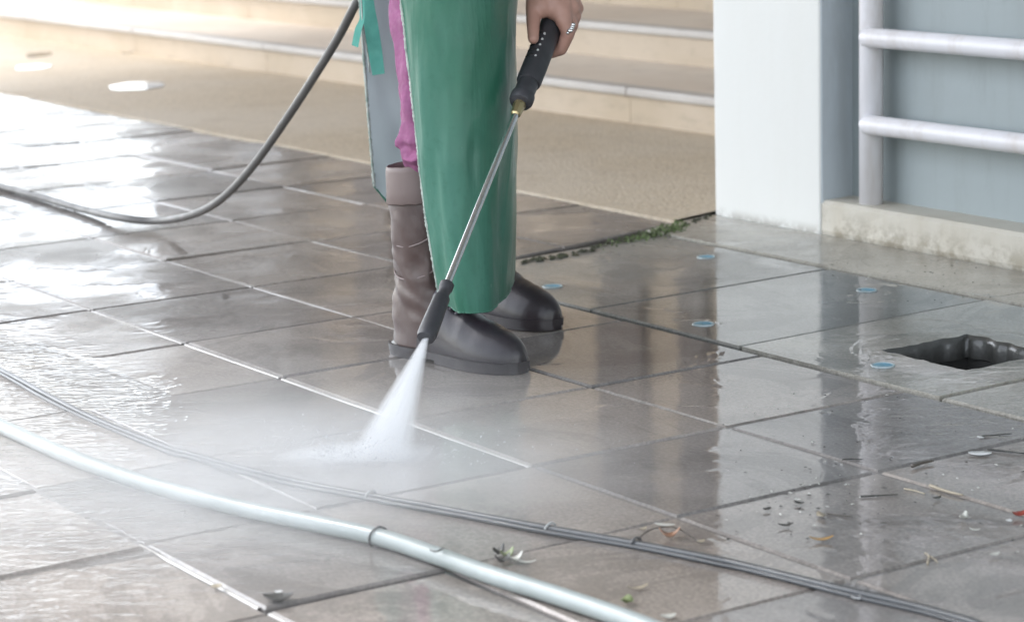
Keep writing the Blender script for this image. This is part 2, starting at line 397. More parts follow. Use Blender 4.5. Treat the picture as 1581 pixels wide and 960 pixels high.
    # the strip of concrete between cover slabs and wall
for i, (xa, xb) in enumerate(((-4.86, -3.62), (-3.62, -2.38), (-2.38, -1.1), (-1.1, .2))):
    vs, fs, cen = poly_tile([(xa+(.04 if i == 0 else 0)-.01, 3.585), (xb, 3.585), (xb, 3.866), (xa-.06 if i == 0 else xa, 3.866)], gap=.007, top=.002, seg=5, jit=.003)
    link('kerb_slab', mesh(vs, fs), M['slab'], chan, loc=cen-chan.location)
hx0, hy0, hx1, hy1 = PIT
gx = [-4.95, hx0-.02, hx1+.02, .2]; gy = [2.885, hy0-.02, hy1+.02, 3.86]
vs = [(x, y, -.012) for y in gy for x in gx]
link('channel_bed', mesh(vs, [(j*4+i, j*4+i+1, j*4+i+5, j*4+i+4) for j in range(3) for i in range(3) if not (i == 1 and j == 1)]), M['bed'], chan, loc=-chan.location)

# ---- pebble-dash pavement up to the steps
YS = 4.85
n = 60; front = []
for k in range(n+1):
    x = -30+(30-4.874)*k/n
    front.append((x, 3.716+random.uniform(-.004, .006), .006))
vs = front + [(-4.922, 3.885, .006), (-4.90, YS+.05, .006), (-30, YS+.05, .006)] + [(p[0], p[1], -.05) for p in front]
fs = [tuple(range(n+4))] + [(k+1, k, n+4+k, n+5+k) for k in range(n)]
tag(link('pebble_pavement', mesh(vs, fs), M['pebble']), kind='structure')

# ---- steps: riser panels, treads and nosings, each piece its own
steps = empty('stone_steps', (-9, 5.5, 0)); tag(steps, 'long beige stone steps with pale grey nosings behind the worker', 'steps')
RH, TD = .128, .0
SB = [YS, G(1095, 50, 2*.128).y+.02]; SB += [SB[1]+(SB[1]-SB[0])]
for k, yb in enumerate(SB):
    z0, z1 = k*RH, (k+1)*RH
    yn = SB[k+1] if k+1 < len(SB) else yb+4.2
    x = -30.
    while x < -4.0:
        w = 1.30
        bevel_box('riser_panel', (x+.0006, yb, z0-.03), (x+w-.0006, yb+.03, z1-.031), M['riser'], steps, .002).location = -steps.location
        bevel_box('nosing', (x+.0005, yb-.018, z1-.030), (x+w-.0005, yb+.055, z1+.001), M['nosing'], steps, .009, 2).location = -steps.location
        bevel_box('tread_slab', (x+.0006, yb+.057, z1-.04), (x+w-.0006, yn+.02, z1-.002), M['tread'], steps, .003).location = -steps.location
        x += w

# ---- white building corner on the right
bld = empty('white_building', (-3.6, 4.2, 0)); tag(bld, 'white corner pier and blue grey wall on a low flaking plinth', 'building')
def part(n, lo, hi, mat, par=bld, w=.006):
    o = bevel_box(n, lo, hi, mat, par, w, 2); o.location = -par.location; return o
YC = 3.862; XC0, XC1 = -4.895, -4.482
PL = .085
YW = G(1327, 304, PL).y
part('pier', (XC0, YC, -.04), (XC1, YC+.9, 3.3), M['white'])
part('pier_return', (XC1-.05, YC+.004, PL-.01), (XC1+.003, YW+.2, 3.28), M['paleblue'], w=.003)
part('back_wall', (XC1-.02, YW, PL-.02), (2.6, YW+.25, 3.29), M['blue'])
part('shade_canopy', (-12.2, .6, 3.3), (2.7, 8.5, 3.5), M['white'])  # unseen roof, put in and sized to keep sky light off the paving
# plinth with chipped edge
n = 90; rows = []
for k in range(n+1):
    x = XC1+.001+(2.6-XC1)*k/n
    e = .006*mnoise.noise(Vector((x*9, 0, 3)))+.004*mnoise.noise(Vector((x*37, 1, 3)))
    e2 = .006*mnoise.noise(Vector((x*14, 5, 3)))
    rows.append([(x, YC+.012+e2*.5, -.04), (x, YC+.002+e2, .012), (x, YC+.004+e2*.5, .045), (x, YC+.004+abs(e)*.3, PL-.010+e*.4), (x, YC+.012+abs(e), PL-.001+e*.2), (x, YC+.03, PL), (x, YW+.05, PL+.001)])
loft('plinth', rows, M['plinth'], bld, closed=False, smooth=False).location = -bld.location

# ---- white tubular railing on the plinth
PB = G(1345, 314, PL); rail = empty('railing', PB); tag(rail, 'white painted tubular railing with round post on the plinth', 'railing')
tube('post', [Vector((0, 0, -.002)), Vector((0, 0, .5)), Vector((0, 0, 1.12))], .029, M['rail'], rail, 20)
RY = PB.y-.028
def zrail(u, v):
    d = ray(u, v); t = (RY-EYE.y)/d.y; return EYE.z+d.z*t
for z in (zrail(1400, 63), zrail(1400, 200), 2*zrail(1400, 63)-zrail(1400, 200)):
    r = .0235; L = 4.5
    prof = [(-.012, .3), (-.009, .7), (-.002, .92), (.010, 1)]
    path = [Vector((.014+p[0], RY-PB.y, z-PB.z)) for p in prof]+[Vector((.12+L*k/12, RY-PB.y, z-PB.z)) for k in range(13)]
    rr = [p[1]*r for p in prof]+[r]*13
    tube('rail', path, lambda s, rr=rr: rr[min(len(rr)-1, int(round(s*(len(rr)-1))))], M['rail'], rail, 18)
tube('post', [Vector((2.2, 0, -.002)), Vector((2.2, 0, .5)), Vector((2.2, 0, 1.12))], .029, M['rail'], rail, 20)

# ---- the hall at the top of the steps (seen in the wet floor)
hall = empty('tan_hall', (-9, 9, 0)); tag(hall, 'tan rendered hall above the steps mirrored in the wet paving', 'building')
ztop = 3*RH
YH = 8.6
def azx(u, y):
    d = ray(u, 400); return d.x/d.y*y
part('wall', (azx(285, YH)+.55, YH, ztop-.05), (2, YH+.4, 6), M['facade'], hall)
part('shade_roof', (-20, 4.9, 3.25), (-12.25, YH+.1, 3.45), M['facade_grey'], hall)  # unseen roof, added to shade the steps and grey the near-left reflections
part('grey_pier', (azx(285, YH), YH-.25, ztop-.04), (azx(440, YH-.25), YH+.2, 6.1), M['facade_grey'], hall)
for u0, u1 in ((930, 1000), (1058, 1098), (560, 610)):
    part('door', (azx(u0, YH), YH-.06, ztop-.03), (azx(u1, YH), YH+.02, 5.0), M['brown'], hall)

# ================================================================== the worker
def pix(p):
    d = Vector(p)-EYE; w = d.dot(FWD); return PW/2+FPX*d.dot(RGT)/w, PH/2-FPX*d.dot(UPV)/w
M['skin'] = plain('warm_brown_skin', (.47, .275, .215), .5, .10, 60, .0006, col2=(.40, .215, .165))
M['pink'] = plain('pink_cotton', (.31, .105, .22), .85, .16, 120, .0012)
M['shirt'] = plain('dusty_violet_cotton', (.30, .16, .28), .85, .1, 40, .001)
M['hair'] = plain('black_hair', (.015, .013, .012), .5, .2, 80, .002)
M['boot'] = plain('mauve_brown_rubber', (.092, .060, .052), .42, .16, 18, .0016, coat=.25, col2=(.055, .038, .036))
M['cuff'] = plain('folded_boot_lining', (.165, .125, .115), .55, .08, 25, .0005)
M['shoe'] = plain('dark_slate_rubber', (.020, .017, .021), .36, .3, 22, .0016, coat=.15, col2=(.040, .032, .034), spec=.35)
M['lace'] = plain('slate_lace', (.085, .08, .095), .5, .2, 60, .001)
M['seam'] = plain('pale_boot_seam', (.24, .19, .18), .5, .1, 50)
M['lining'] = plain('grey_apron_lining', (.46, .53, .53), .55, .10, 12, .0010, col2=(.38, .45, .455))
M['trim'] = plain('frayed_pale_trim', (.50, .55, .50), .7, .35, 220, .001, col2=(.18, .26, .22))
M['strap'] = plain('teal_webbing', (.09, .36, .29), .75, .18, 60, .0010)
M['silver'] = plain('silver_ring', (.8, .8, .78), .2, .1, 60, metal=1.)
def rubber():
    t = NT('green_rubber_sheet'); p = t.pos(); a = t.noise(t.map(p, (3, 3, 1)), 2.2, 3); f = t.noise(p, 70, 3); s = t.noise(p, 34, 2)
    base = t.mix(t.ramp(a, .35, .65), (.032, .140, .088), (.045, .162, .115)); base = t.mix(t.ramp(f, .5, .75, 0, .35), base, (.024, .110, .072))
    base = t.mix(t.ramp(s, .74, .77, 0, .6), base, (.16, .28, .24))
    h = t.math('ADD', t.math('MULTIPLY', t.noise(t.map(p, (9, 9, 2), rot=(.3, .25, 0)), 1, 4, .6, .8), .006), t.math('MULTIPLY', f, .0004))
    t.bsdf(Base_Color=base, Roughness=t.ramp(a, .3, .7, .34, .52), Normal=t.bump(h, 1.), Coat_Weight=t.ramp(t.noise(p, 9, 4), .5, .6, .05, .3), Coat_Roughness=.15, Specular_IOR_Level=.45); return t.m
M['apron'] = rubber()

FD = Vector((.973, .232, 0)); LD = Vector((-.232, .973, 0)); O = Vector((-4.10, 2.57, 0))
A0 = W(815, 130, 4.50); S0 = G(582, 708); UA = (S0-A0).normalized()      # the lance's axis, straight on to where the jet strikes
def tv(v):
    lo, hi = -.6, .95
    for _ in range(50):
        mid = (lo+hi)/2
        if pix(A0+UA*mid)[1] < v: lo = mid
        else: hi = mid
    return lo
CAMD = (EYE-A0).normalized(); CAMD = (CAMD-UA*CAMD.dot(UA)).normalized(); SD = UA.cross(CAMD)
if SD.dot(RGT) < 0: SD = -SD
H0 = A0+UA*tv(48)
def hp(u, s, c): return H0+UA*u+SD*(s-.009)+CAMD*c
GU = A0+UA*tv(-150)                      # trigger end, up out of the hand

def capsule(p0, r0, p1, r1, seg=14):
    p0, p1 = Vector(p0), Vector(p1); d = (p1-p0); L = d.length; t = d/L; path, rr = [], []
    for a in (80, 60, 40, 20): path.append(p0-t*r0*math.sin(math.radians(a))); rr.append(r0*math.cos(math.radians(a)))
    for k in range(5): path.append(p0+d*k/4); rr.append(r0+(r1-r0)*k/4)
    for a in (20, 40, 60, 80): path.append(p1+t*r1*math.sin(math.radians(a))); rr.append(r1*math.cos(math.radians(a)))
    return tube_data(path, lambda s: rr[int(round(s*(len(rr)-1)))], seg)
def chain(pts):
    return [capsule(pts[i][0], pts[i][1], pts[i+1][0], pts[i+1][1]) for i in range(len(pts)-1)]
def remeshed(name, parts, voxel, mat, parent=None, smooth=4, factor=.5):
    me = mesh(*merge(parts)); tmp = bpy.data.objects.new('tmp', me); COL.objects.link(tmp)
    md = tmp.modifiers.new('r', 'REMESH'); md.mode = 'VOXEL'; md.voxel_size = voxel
    sm = tmp.modifiers.new('s', 'SMOOTH'); sm.iterations = smooth; sm.factor = factor
    dg = bpy.context.evaluated_depsgraph_get(); out = bpy.data.meshes.new_from_object(tmp.evaluated_get(dg))
    bpy.data.objects.remove(tmp); out.materials.clear()
    return link(name, out, mat, parent, True)

hipR = O-LD*.07+FD*.02+Z*.80; hipL = O+LD*.07+FD*(-.05)+Z*.80
heelR = G(614, 541); toeR = G(812, 578); toeR = heelR+(toeR-heelR).normalized()*.345
heelL = Vector((-4.285, 2.655, 0)); toeL = Vector((-3.968, 2.724, 0))
def ank(h, t): return h.lerp(t, .24)
aR, aL = ank(heelR, toeR), ank(heelL, toeL)
kneeR = aR+Vector((.030, .020, .44)); kneeL = aL+Vector((.03, -.045, .44))
pel = O+FD*(-.05)+Z*.84; che = O+FD*.16+Z*1.10; nek = O+FD*.27+Z*1.24; hed = O+FD*.37+Z*1.345
shR = O+FD*.20-LD*.165+Z*1.15; shL = O+FD*.20+LD*.165+Z*1.15
wrL = hp(-.082, -.050, .046); elL = shL.lerp(wrL, .52)-FD*.04+LD*.07
wrR = GU-UA*.03-SD*.02+CAMD*.06; elR = shR.lerp(wrR, .5)-LD*.10-FD*.05-Z*.06
P_ = []
for a, k, h in ((aR, kneeR, hipR), (aL, kneeL, hipL)):
    P_ += chain([(a+Z*.05, .033), (a+Z*.09, .036), (a.lerp(k, .62)+Z*.04, .034), (k, .040), (k.lerp(h, .55), .050), (h, .07)])
    P_ += chain([(a+Z*.04-FD*.03, .03), (a+Z*.035+FD*.12, .028)])
P_ += chain([(hipR, .085), (pel, .12), (hipL, .085)]) + chain([(pel, .125), (che-Z*.06, .115), (che, .125), (nek-Z*.05, .07), (nek, .05), (hed, .06)])
P_ += chain([(shR, .055), (che+Z*.05, .09), (shL, .055)])
for sh, el, wr in ((shR, elR, wrR), (shL, elL, wrL)):
    P_ += chain([(sh, .05), (sh.lerp(el, .5), .045), (el, .037), (el.lerp(wr, .35), .039), (wr, .026)])
hd = (FD*.9-Z*.43).normalized()          # the face looks down along the lance
hu = (Z*.9+FD*.43).normalized()
P_ += chain([(hed, .07), (hed+hu*.055+hd*.01, .078)]) + chain([(hed+hd*.03-hu*.03, .05), (hed+hd*.045-hu*.045, .032)])
P_ += chain([(hed+hd*.082+hu*.02, .008), (hed+hd*.098-hu*.008, .012)])                      # nose
for s in (-1, 1):
    P_ += chain([(hed+LD*.077*s+hu*.02, .011), (hed+LD*.082*s-hu*.02, .009)])              # ears
    P_ += chain([(hed+hd*.07+LD*.02*s+hu*.032, .014), (hed+hd*.062+LD*.045*s+hu*.03, .013)])  # brows
P_ += chain([(hed+hd*.083-LD*.02-hu*.036, .006), (hed+hd*.09-hu*.036, .008), (hed+hd*.083+LD*.02-hu*.036, .006)])   # lips
# left hand on the lance: back of the hand to the camera, thumb lying down the grip, fingers closed round the far side
P_ += chain([(wrL, .033), (hp(-.055, -.028, .040), .034), (hp(-.028, .006, .036), .026)])
P_ += chain([(hp(-.060, -.042, .036), .026), (hp(-.015, -.022, .034), .022)]) + chain([(hp(-.058, .000, .040), .024), (hp(-.045, .030, .034), .019)])
P_ += chain([(hp(-.04, .008, .040), .024), (hp(-.006, .028, .032), .0165)])
for k, (u, L, r) in enumerate(((.006, 1.0, .0118), (-.018, 1.06, .0122), (-.042, 1.0, .0115), (-.064, .84, .0102))):
    P_ += chain([(hp(u-.012, .022, .036), r*1.12), (hp(u+.000, .044, .020), r*1.12), (hp(u+.016, .043, -.012), r), (hp(u+.020, .022*L, -.034), r*.9), (hp(u+.018, -.006*L, -.033), r*.82)])
P_ += chain([(hp(-.050, -.040, .034), .021), (hp(-.012, -.034, .031), .0165), (hp(.026, -.0235, .026), .0130), (hp(.058, -.0130, .0235), .0108)])
# right hand closed on the trigger handle
q0 = GU
P_ += chain([(wrR, .028), (q0-SD*.008+CAMD*.042, .028)])
for k in range(4):
    u = -.03+k*.021; b = q0+UA*u
    P_ += chain([(b+CAMD*.035-SD*.01, .012), (b+SD*-.036+CAMD*.016, .0115), (b-SD*.032-CAMD*.02, .0105), (b-SD*.004-CAMD*.034, .0095)])
P_ += chain([(q0+CAMD*.036+SD*.012, .017), (q0+UA*.02+SD*.03+CAMD*.02, .013), (q0+UA*.045+SD*.026, .011)])
person = remeshed('person', P_, .0032, M['skin'], None, 5, .45)
tag(person, 'worker in green rubber apron, pink trousers and brown rubber boots holding the lance', 'person')
def kid(name, parts, vox, mat, **k): return remeshed(name, parts, vox, mat, person, **k)
for s in (-1, 1):
    eye = tube_data(spline([hed+hd*(.066+d)+LD*.031*s+hu*.012 for d in (0, .006, .010)], 2), lambda q: .012*math.sqrt(max(.02, 1-q*q)), 10)
    link('eye', mesh(*eye), plain('eye_white', (.7, .68, .65), .2), person, True)
kid('hair', chain([(hed+hu*.07-hd*.025, .084), (hed+hu*.02-hd*.035, .082)])+chain([(hed+hu*.075+hd*.0, .074), (hed-hd*.05-hu*.02, .055)])+chain([(hed-hd*.10+hu*.01, .04), (hed-hd*.12-hu*.01, .03)]), .008, M['hair'])
SH = chain([(pel-Z*.02, .138), (che-Z*.06, .13), (che, .138), (nek-Z*.05, .082)])+chain([(shR, .068), (che+Z*.05, .10), (shL, .068)])
for sh, el, wr in ((shR, elR, wrR), (shL, elL, wrL)): SH += chain([(sh, .066), (sh.lerp(el, .5), .06), (el, .052), (el.lerp(wr, .45), .048)])
kid('shirt', SH, .009, M['shirt'])

# trousers: one soft, folded tube for each leg meeting at the seat
def leg_rings(a, k, h, seed):
    rings = []; n = 46
    for i in range(n+1):
        z = .335+(.86-.335)*i/n
        if z < k.z: c = Vector((aR.x if a is aR else aL.x, a.y, 0)).lerp(Vector((k.x, k.y, 0)), (z-.1)/(k.z-.1))
        else: c = Vector((k.x, k.y, 0)).lerp(Vector((h.x, h.y, 0)), (z-k.z)/(h.z-k.z))
        r = .057+.030*min(1, max(0, (z-.36)/.42))
        if z < .38: r = .046+(z-.335)*.17
        ring = []
        for q in range(40):
            t = 2*math.pi*q/40; v = Vector((math.cos(t), math.sin(t), z*9))
            b = math.exp(-((z-.405)/.032)**2)
            w = .021*mnoise.noise(Vector((v.x*1.2+seed, v.y*1.2, z*9+t)))+.010*mnoise.noise(Vector((v.x*2.2+seed, v.y*2.2, z*30+9)))
            w += b*(.010+.022*mnoise.noise(Vector((v.x*2+seed, v.y*2, z*60))))
            ring.append(c+Vector((math.cos(t), math.sin(t), 0))*(r+w)+Z*(z+.006*mnoise.noise(Vector((v.x*2, v.y*2, seed)))))
        rings.append(ring)
    return rings
tr = []
for a, k, h, sd in ((aR, kneeR, hipR, 1.3), (aL, kneeL, hipL, 7.7)):
    R = leg_rings(a, k, h, sd); n = 40; vs = [p for r in R for p in r]
    fs = [(i*n+q, i*n+(q+1) % n, (i+1)*n+(q+1) % n, (i+1)*n+q) for i in range(len(R)-1) for q in range(n)]
    fs += [tuple(range(n))[::-1], tuple(range((len(R)-1)*n, len(R)*n))]
    tr.append((vs, fs))
tr += chain([(hipR+Z*.02, .105), (pel, .14), (hipL+Z*.02, .105)])
kid('trousers', tr, .0036, M['pink'], smooth=1)

# boots
def boot(heel, toe):
    d = (toe-heel).normalized(); l = Z.cross(d); L = (toe-heel).length; s = L/.33
    def T(x, y, z): return heel+d*x*s+l*y+Z*z
    b = empty('rubber_boot', heel); b.parent = person
    def add(o): o.parent = b; o.location = -heel; return o
    X = [.0, .012, .035, .07, .11, .15, .19, .23, .265, .295, .316, .328]
    Wd = [.016, .030, .038, .041, .041, .044, .049, .053, .051, .042, .028, .010]
    Ht = [.026, .034, .050, .095, .136, .128, .110, .094, .083, .073, .059, .040]
    XX = spline([Vector(q) for q in zip(X, Wd, Ht)], 6); X, Wd, Ht = [q.x for q in XX], [q.y for q in XX], [q.z for q in XX]
    rings = []
    for x, w, h in zip(X, Wd, Ht):
        r = []
        for q in range(36):
            t = math.pi*2*q/36; cy, cz = math.cos(t), math.sin(t)
            yy = w*math.copysign(abs(cy)**.75, cy); zz = (h-.016)*(abs(cz)**.8 if cz > 0 else 0)+.016 if cz > 0 else .016-.006*abs(cz)
            if cz > .5 and .10 < x < .2: zz += .0035*math.sin(x*240)*(cz-.5)      # ribs over the instep
            if cz > .1: zz += (.007*mnoise.noise(Vector((x*30, yy*30, heel.x*3)))+.005*mnoise.noise(Vector((x*70, yy*22, 5))))*cz*min(1, max(0, (.29-x)*12))
            r.append(T(x, yy*(1-.28*max(0, cz)**2), zz))
        rings.append(r)
    add(loft('foot', rings, M['shoe']))
    # sole and heel block
    def plate(nm, xs, z0, z1, g, mat):
        out = []
        top = [(x, w+g) for x, w in zip(X, Wd) if xs[0] <= x <= xs[1]]
        ol = [T(x+(-g if i == 0 and xs[0] < .01 else 0), -w, 0) for i, (x, w) in enumerate(top)]+[T(x+(g if i == 0 and xs[1] > .3 else 0), w, 0) for i, (x, w) in enumerate(top[::-1])]
        add(loft(nm, [[p+Z*z0 for p in ol], [p+Z*z1 for p in ol]], mat, smooth=False))
    plate('sole', (0, .33), .009, .023, .004, M['shoe']); plate('heel', (0, .08), .0, .0095, .002, M['shoe']); plate('tread', (.14, .33), .001, .0095, .001, M['shoe'])
    # shaft
    cx = .076; rings = []
    prof = [(.022, .068, .0405), (.045, .068, .0415), (.075, .066, .0425), (.105, .062, .043), (.135, .057, .042), (.165, .054, .042), (.20, .054, .045), (.25, .056, .049), (.30, .057, .051), (.36, .057, .051)]
    zs_, xs_, ys_ = zip(*prof)
    for i in range(61):                                       # slack rubber: soft creases round the ankle
        z = .022+.338*i/60; rx, ry = float(np.interp(z, zs_, xs_)), float(np.interp(z, zs_, ys_)); am = .004*math.exp(-((z-.15)/.05)**2)+.0016; ring = []
        for q in range(40):
            t = 2*math.pi*q/40; ct, st = math.cos(t), math.sin(t)
            k = 1+(am*(mnoise.noise(Vector((ct*1.9+heel.x, st*1.9, z*46+ct*2)))*1.5)+.0035*mnoise.noise(Vector((ct*1.5, st*1.5, z*16+heel.y))))/.05
            ring.append(T(cx-.006+rx*ct*k, ry*st*k, z))
        rings.append(ring)
    add(loft('shaft', rings, M['boot']))
    cr = []
    for z, g in ((.305, .0015), (.303, .0040), (.306, .0055), (.33, .0045), (.365, .0045), (.374, .0035), (.376, .001), (.368, -.002), (.32, -.002)):
        cr.append([T(cx-.006+(.057+g)*math.cos(2*math.pi*q/28), (.051+g)*math.sin(2*math.pi*q/28), z+.005*math.sin(2*math.pi*q/28+1)+.003*mnoise.noise(Vector((q*.7, 2, heel.y)))) for q in range(28)])
    add(loft('cuff', cr, M['cuff'], caps=False))
    for zc, sag in ((.235, .022), (.165, .018)):
        pts = []
        for k in range(19):
            t = math.pi*(.02+.96*k/18); zz = zc+.02-sag*math.sin(t)*1.6; zs_, xs_, ys_ = zip(*prof)
            pts.append(T(cx-.006+(float(np.interp(zz, zs_, xs_))+.0002)*math.cos(t), -(float(np.interp(zz, zs_, ys_))+.0002)*math.sin(t), zz))
        add(tube('seam', pts, .0016, M['seam'], seg=6))
    pts = [T(cx-.064+.0005*k, 0, .07+.22*k/12) for k in range(13)]; add(tube('seam', pts, .0022, M['seam'], seg=6))
    for k in range(5):
        x = .128+k*.0145; h = float(np.interp(x, X, Ht))
        add(tube('lace', spline([T(x, -.026, h-.012), T(x+.003, -.013, h+.003), T(x+.005, 0, h+.0075), T(x+.003, .013, h+.003), T(x, .026, h-.012)], 4), .0034, M['lace'], seg=6))
    return b
tag(boot(heelR, toeR), 'boot nearest the lance, wet brown shaft with folded cuff')
tag(boot(heelL, toeL), 'boot mostly hidden behind the apron')

# apron: a stiff rubber sheet wrapped round the legs, open on the near side; green outside, grey lining inside
TOPC = [(-.186, 4.505), (-.145, 4.452), (-.080, 4.430), (-.010, 4.475), (.023, 4.60), (.029, 4.80), (.0, 4.99), (-.09, 5.095), (-.19, 5.115), (-.300, 5.100)]
BOTC = [(-.126, 4.520), (-.095, 4.465), (-.058, 4.470), (-.022, 4.555), (-.006, 4.68), (-.008, 4.86), (-.040, 5.02), (-.10, 5.10), (-.17, 5.12), (-.272, 5.105)]
def apron_sheet(off, ns=9, nz=60):
    t = [Vector((*p, 0)) for p in TOPC]; b = [Vector((*p, 0)) for p in BOTC]
    ts, bs = spline(t, ns), spline(b, ns); n = len(ts); grid = []
    for i in range(n):
        s = i/(n-1); zb = .112+.15*max(0, (s-.86)/.14)**1.3+.012*max(0, 1-s/.06)
        colm = []
        for k in range(nz+1):
            f = k/nz; z = zb+(.90-zb)*f; g = min(1.15, (z-.11)/.60); g2 = g**.62
            p = bs[i].lerp(ts[i], g2); p = Vector((-.10, 4.76, 0)).lerp(p, 1-.16*max(0, (z-.74)/.16)**1.5)
            nb, na = (bs if g < .5 else ts)[min(i+1, n-1)], (bs if g < .5 else ts)[max(i-1, 0)]
            tg = (nb-na).normalized(); nrm = Vector((tg.y, -tg.x, 0))
            w = .014*mnoise.noise(Vector((s*6+z*.8, z*1.6, 4)))*min(1, 8*s)*min(1, 8*(1-s)) + .0075*mnoise.noise(Vector((s*15-z*2, z*3.5, 9)))*(1.1-.6*g) + .003*mnoise.noise(Vector((s*40, z*13, 2)))
            p = p+nrm*(off+w); colm.append(C(p.x, p.y, z))
        grid.append(colm)
    return grid
g1, g2 = apron_sheet(.0015), apron_sheet(-.0015)
def sheet(name, g, parent, flip=False):
    n, m_ = len(g), len(g[0]); vs = [p for c in g for p in c]
    fs = [(i*m_+k, (i+1)*m_+k, (i+1)*m_+k+1, i*m_+k+1) for i in range(n-1) for k in range(m_-1)]
    if flip: fs = [f[::-1] for f in fs]
    return link(name, mesh(vs, fs), M['apron'] if not flip else M['lining'], parent, True)
ap = sheet('apron', g1, person); sheet('lining', g2, ap, True)
def edge_path(col1, col2): return [(a+b)/2 for a, b in zip(col1, col2)]
def frayed(path, r): 
    P = spline(path, 4); rr = [r*random.uniform(.7, 1.3) for _ in P]; return tube_data(P, lambda s: rr[int(round(s*(len(rr)-1)))], 7)
link('edge_trim', mesh(*frayed(edge_path(g1[0], g2[0]), .0034)), M['trim'], ap, True)
link('edge_trim', mesh(*frayed(edge_path(g1[-1], g2[-1]), .0032)), M['trim'], ap, True)
link('edge_trim', mesh(*frayed([(a[0]+b[0])/2 for a, b in zip(g1, g2)], .0022)), M['apron'], ap, True)
# bib and waistband above the frame
waist = [(g1[i][-1]) for i in range(0, len(g1), 3)]
tube('waistband', waist, .008, M['strap'], ap, 8)
bib = []
for i in range(9):
    f = i/8; c = O+FD*(.20+.16*f)+Z*(.88+.30*f); bib.append([c+LD*(w*(.16-.05*f)) - FD*(abs(w)**2*.05) for w in (-1, -.5, 0, .5, 1)])
loft('bib', bib, M['apron'], ap, closed=False)
# hanging ties
def ribbon(name, L_, R_, D, mat, parent, th=.003):
    a = spline([W(*p, D) for p in L_], 6); b = spline([W(*p, D-.01) for p in R_], 6); back = F0*th
    rings = [[p, q, q+back, p+back] for p, q in zip(a, b)]
    return loft(name, rings, mat, parent, smooth=False)
ribbon('tie_strap', [(553, -60), (557, 0), (562, 40), (568, 80), (575, 117)], [(574, -60), (577, 0), (584, 40), (590, 80), (594, 114)], 5.03, M['strap'], ap)
ribbon('tie_loop', [(553, -40), (556, 22), (548, 45), (543, 70)], [(560, -40), (563, 24), (558, 48), (553, 74)], 5.00, M['strap'], ap)
link('strap_piping', mesh(*tube_data(spline([W(556, -40, 5.0), W(559, 22, 4.995), W(561, 45, 5.0), W(567, 80, 5.005), W(571, 112, 5.01)], 5), .0018, 6)), M['trim'], ap, True)
# ring with a cluster of stones on the hand
rg = hp(.004, .040, .026)
link('finger_ring', mesh(*merge([tube_data(spline([rg+UA*(a*.014)+(SD*.6+CAMD*.8)*(b*.004+.003) for a, b in ((-1, 0), (-.5, 1), (0, 1.2), (.5, 1), (1, 0))], 3), .0030, 8)]+[capsule(rg+UA*(.0055*k)+(SD*.6+CAMD*.8)*.009-SD*.001*abs(k), .0042, rg+UA*(.0055*k)+(SD*.6+CAMD*.8)*.011, .0038) for k in (-1.6, -.5, .5, 1.6)])), M['silver'], person, True)

# ================================================================== pressure washer lance
M['blackp'] = plain('black_moulded_plastic', (.034, .034, .038), .45, .2, 30, .0006, col2=(.052, .052, .058))
M['slot'] = plain('grip_slot_black', (.006, .006, .006), .6, .1, 30)
M['brass'] = plain('worn_brass', (.62, .50, .28), .28, .2, 40, metal=.9)
M['steel'] = plain('brushed_steel', (.74, .75, .76), .24, .02, 6, metal=1.)
M['stud'] = plain('pale_screw_head', (.6, .6, .58), .3, .1, 30)
lance = empty('pressure_washer_lance', A0); tag(lance, 'steel pressure washer lance with black ribbed grip and nozzle guard', 'lance')
def turned(name, pts, mat, parent=lance, seg=24):
    path = [A0+UA*tv(v)+UA*o_ for v, o_, r in pts]; rr = [r for *_, r in pts]
    vs, fs = tube_data(path, .01, seg); n = len(path)
    for i in range(n):
        for k in range(seg):
            j = i*seg+k; vs[j] = path[i]+(vs[j]-path[i])*(rr[i]/.01)
    me = mesh([v-A0 for v in vs], fs); o = link(name, me, mat, parent, True)
    me.set_sharp_from_angle(angle=math.radians(38)); return o
grip = turned('grip', [(-40, 0, .017), (-38, 0, .021), (40, 0, .022), (60, 0, .0225), (104, 0, .0235), (126, 0, .0235), (129, 0, .0215), (131, 0, .014)], M['blackp'])
turned('collar', [(128, 0, .014), (129, .001, .0195), (144, 0, .0195), (148, 0, .0225), (156, 0, .0225), (159, 0, .020), (161, 0, .010)], M['blackp'])
turned('brass_fitting', [(157, 0, .0118), (163, 0, .0122), (170, 0, .0105), (177, 0, .0095), (179, 0, .006)], M['brass'], seg=8)
turned('steel_pipe', [(175, 0, .0062), (300, 0, .0062), (450, 0, .0062)], M['steel'])
turned('nozzle_guard', [(437, 0, .0085), (438, .001, .0125), (446, 0, .0125), (448, 0, .0105), (456, 0, .0105), (460, 0, .0145), (500, 0, .0165), (517, 0, .0170), (522, 0, .0150), (523, 0, .006)], M['blackp'])
turned('gun_body', [(-37, 0, .016), (-60, 0, .0185), (-120, 0, .021), (-175, 0, .020), (-190, 0, .012)], M['blackp'])
for k in range(5):
    v = 66+k*8.5; c = A0+UA*tv(v)
    for s_, e_ in ((-1, .0),):
        pts = [c+(SD*math.sin(t)+CAMD*math.cos(t))*.0232-UA*.002 for t in (-1.25, -1.0, -.75, -.5)]
        vs, fs = tube_data(pts, .0022, 6); link('grip_slot', mesh([p-A0 for p in vs], fs), M['slot'], grip, True)
    q = c+(SD*math.sin(-.28)+CAMD*math.cos(-.28))*.0228
    vs, fs = capsule(q, .0026, q+CAMD*.001, .002, 8); link('grip_stud', mesh([p-A0 for p in vs], fs), M['stud'], grip, True)
vs, fs = tube_data(spline([GU+UA*.03+SD*.004-A0, GU+UA*.01+SD*.035-A0, GU-UA*.05+SD*.04-A0], 5), .006, 8); link('trigger', mesh(vs, fs), M['blackp'], lance, True)

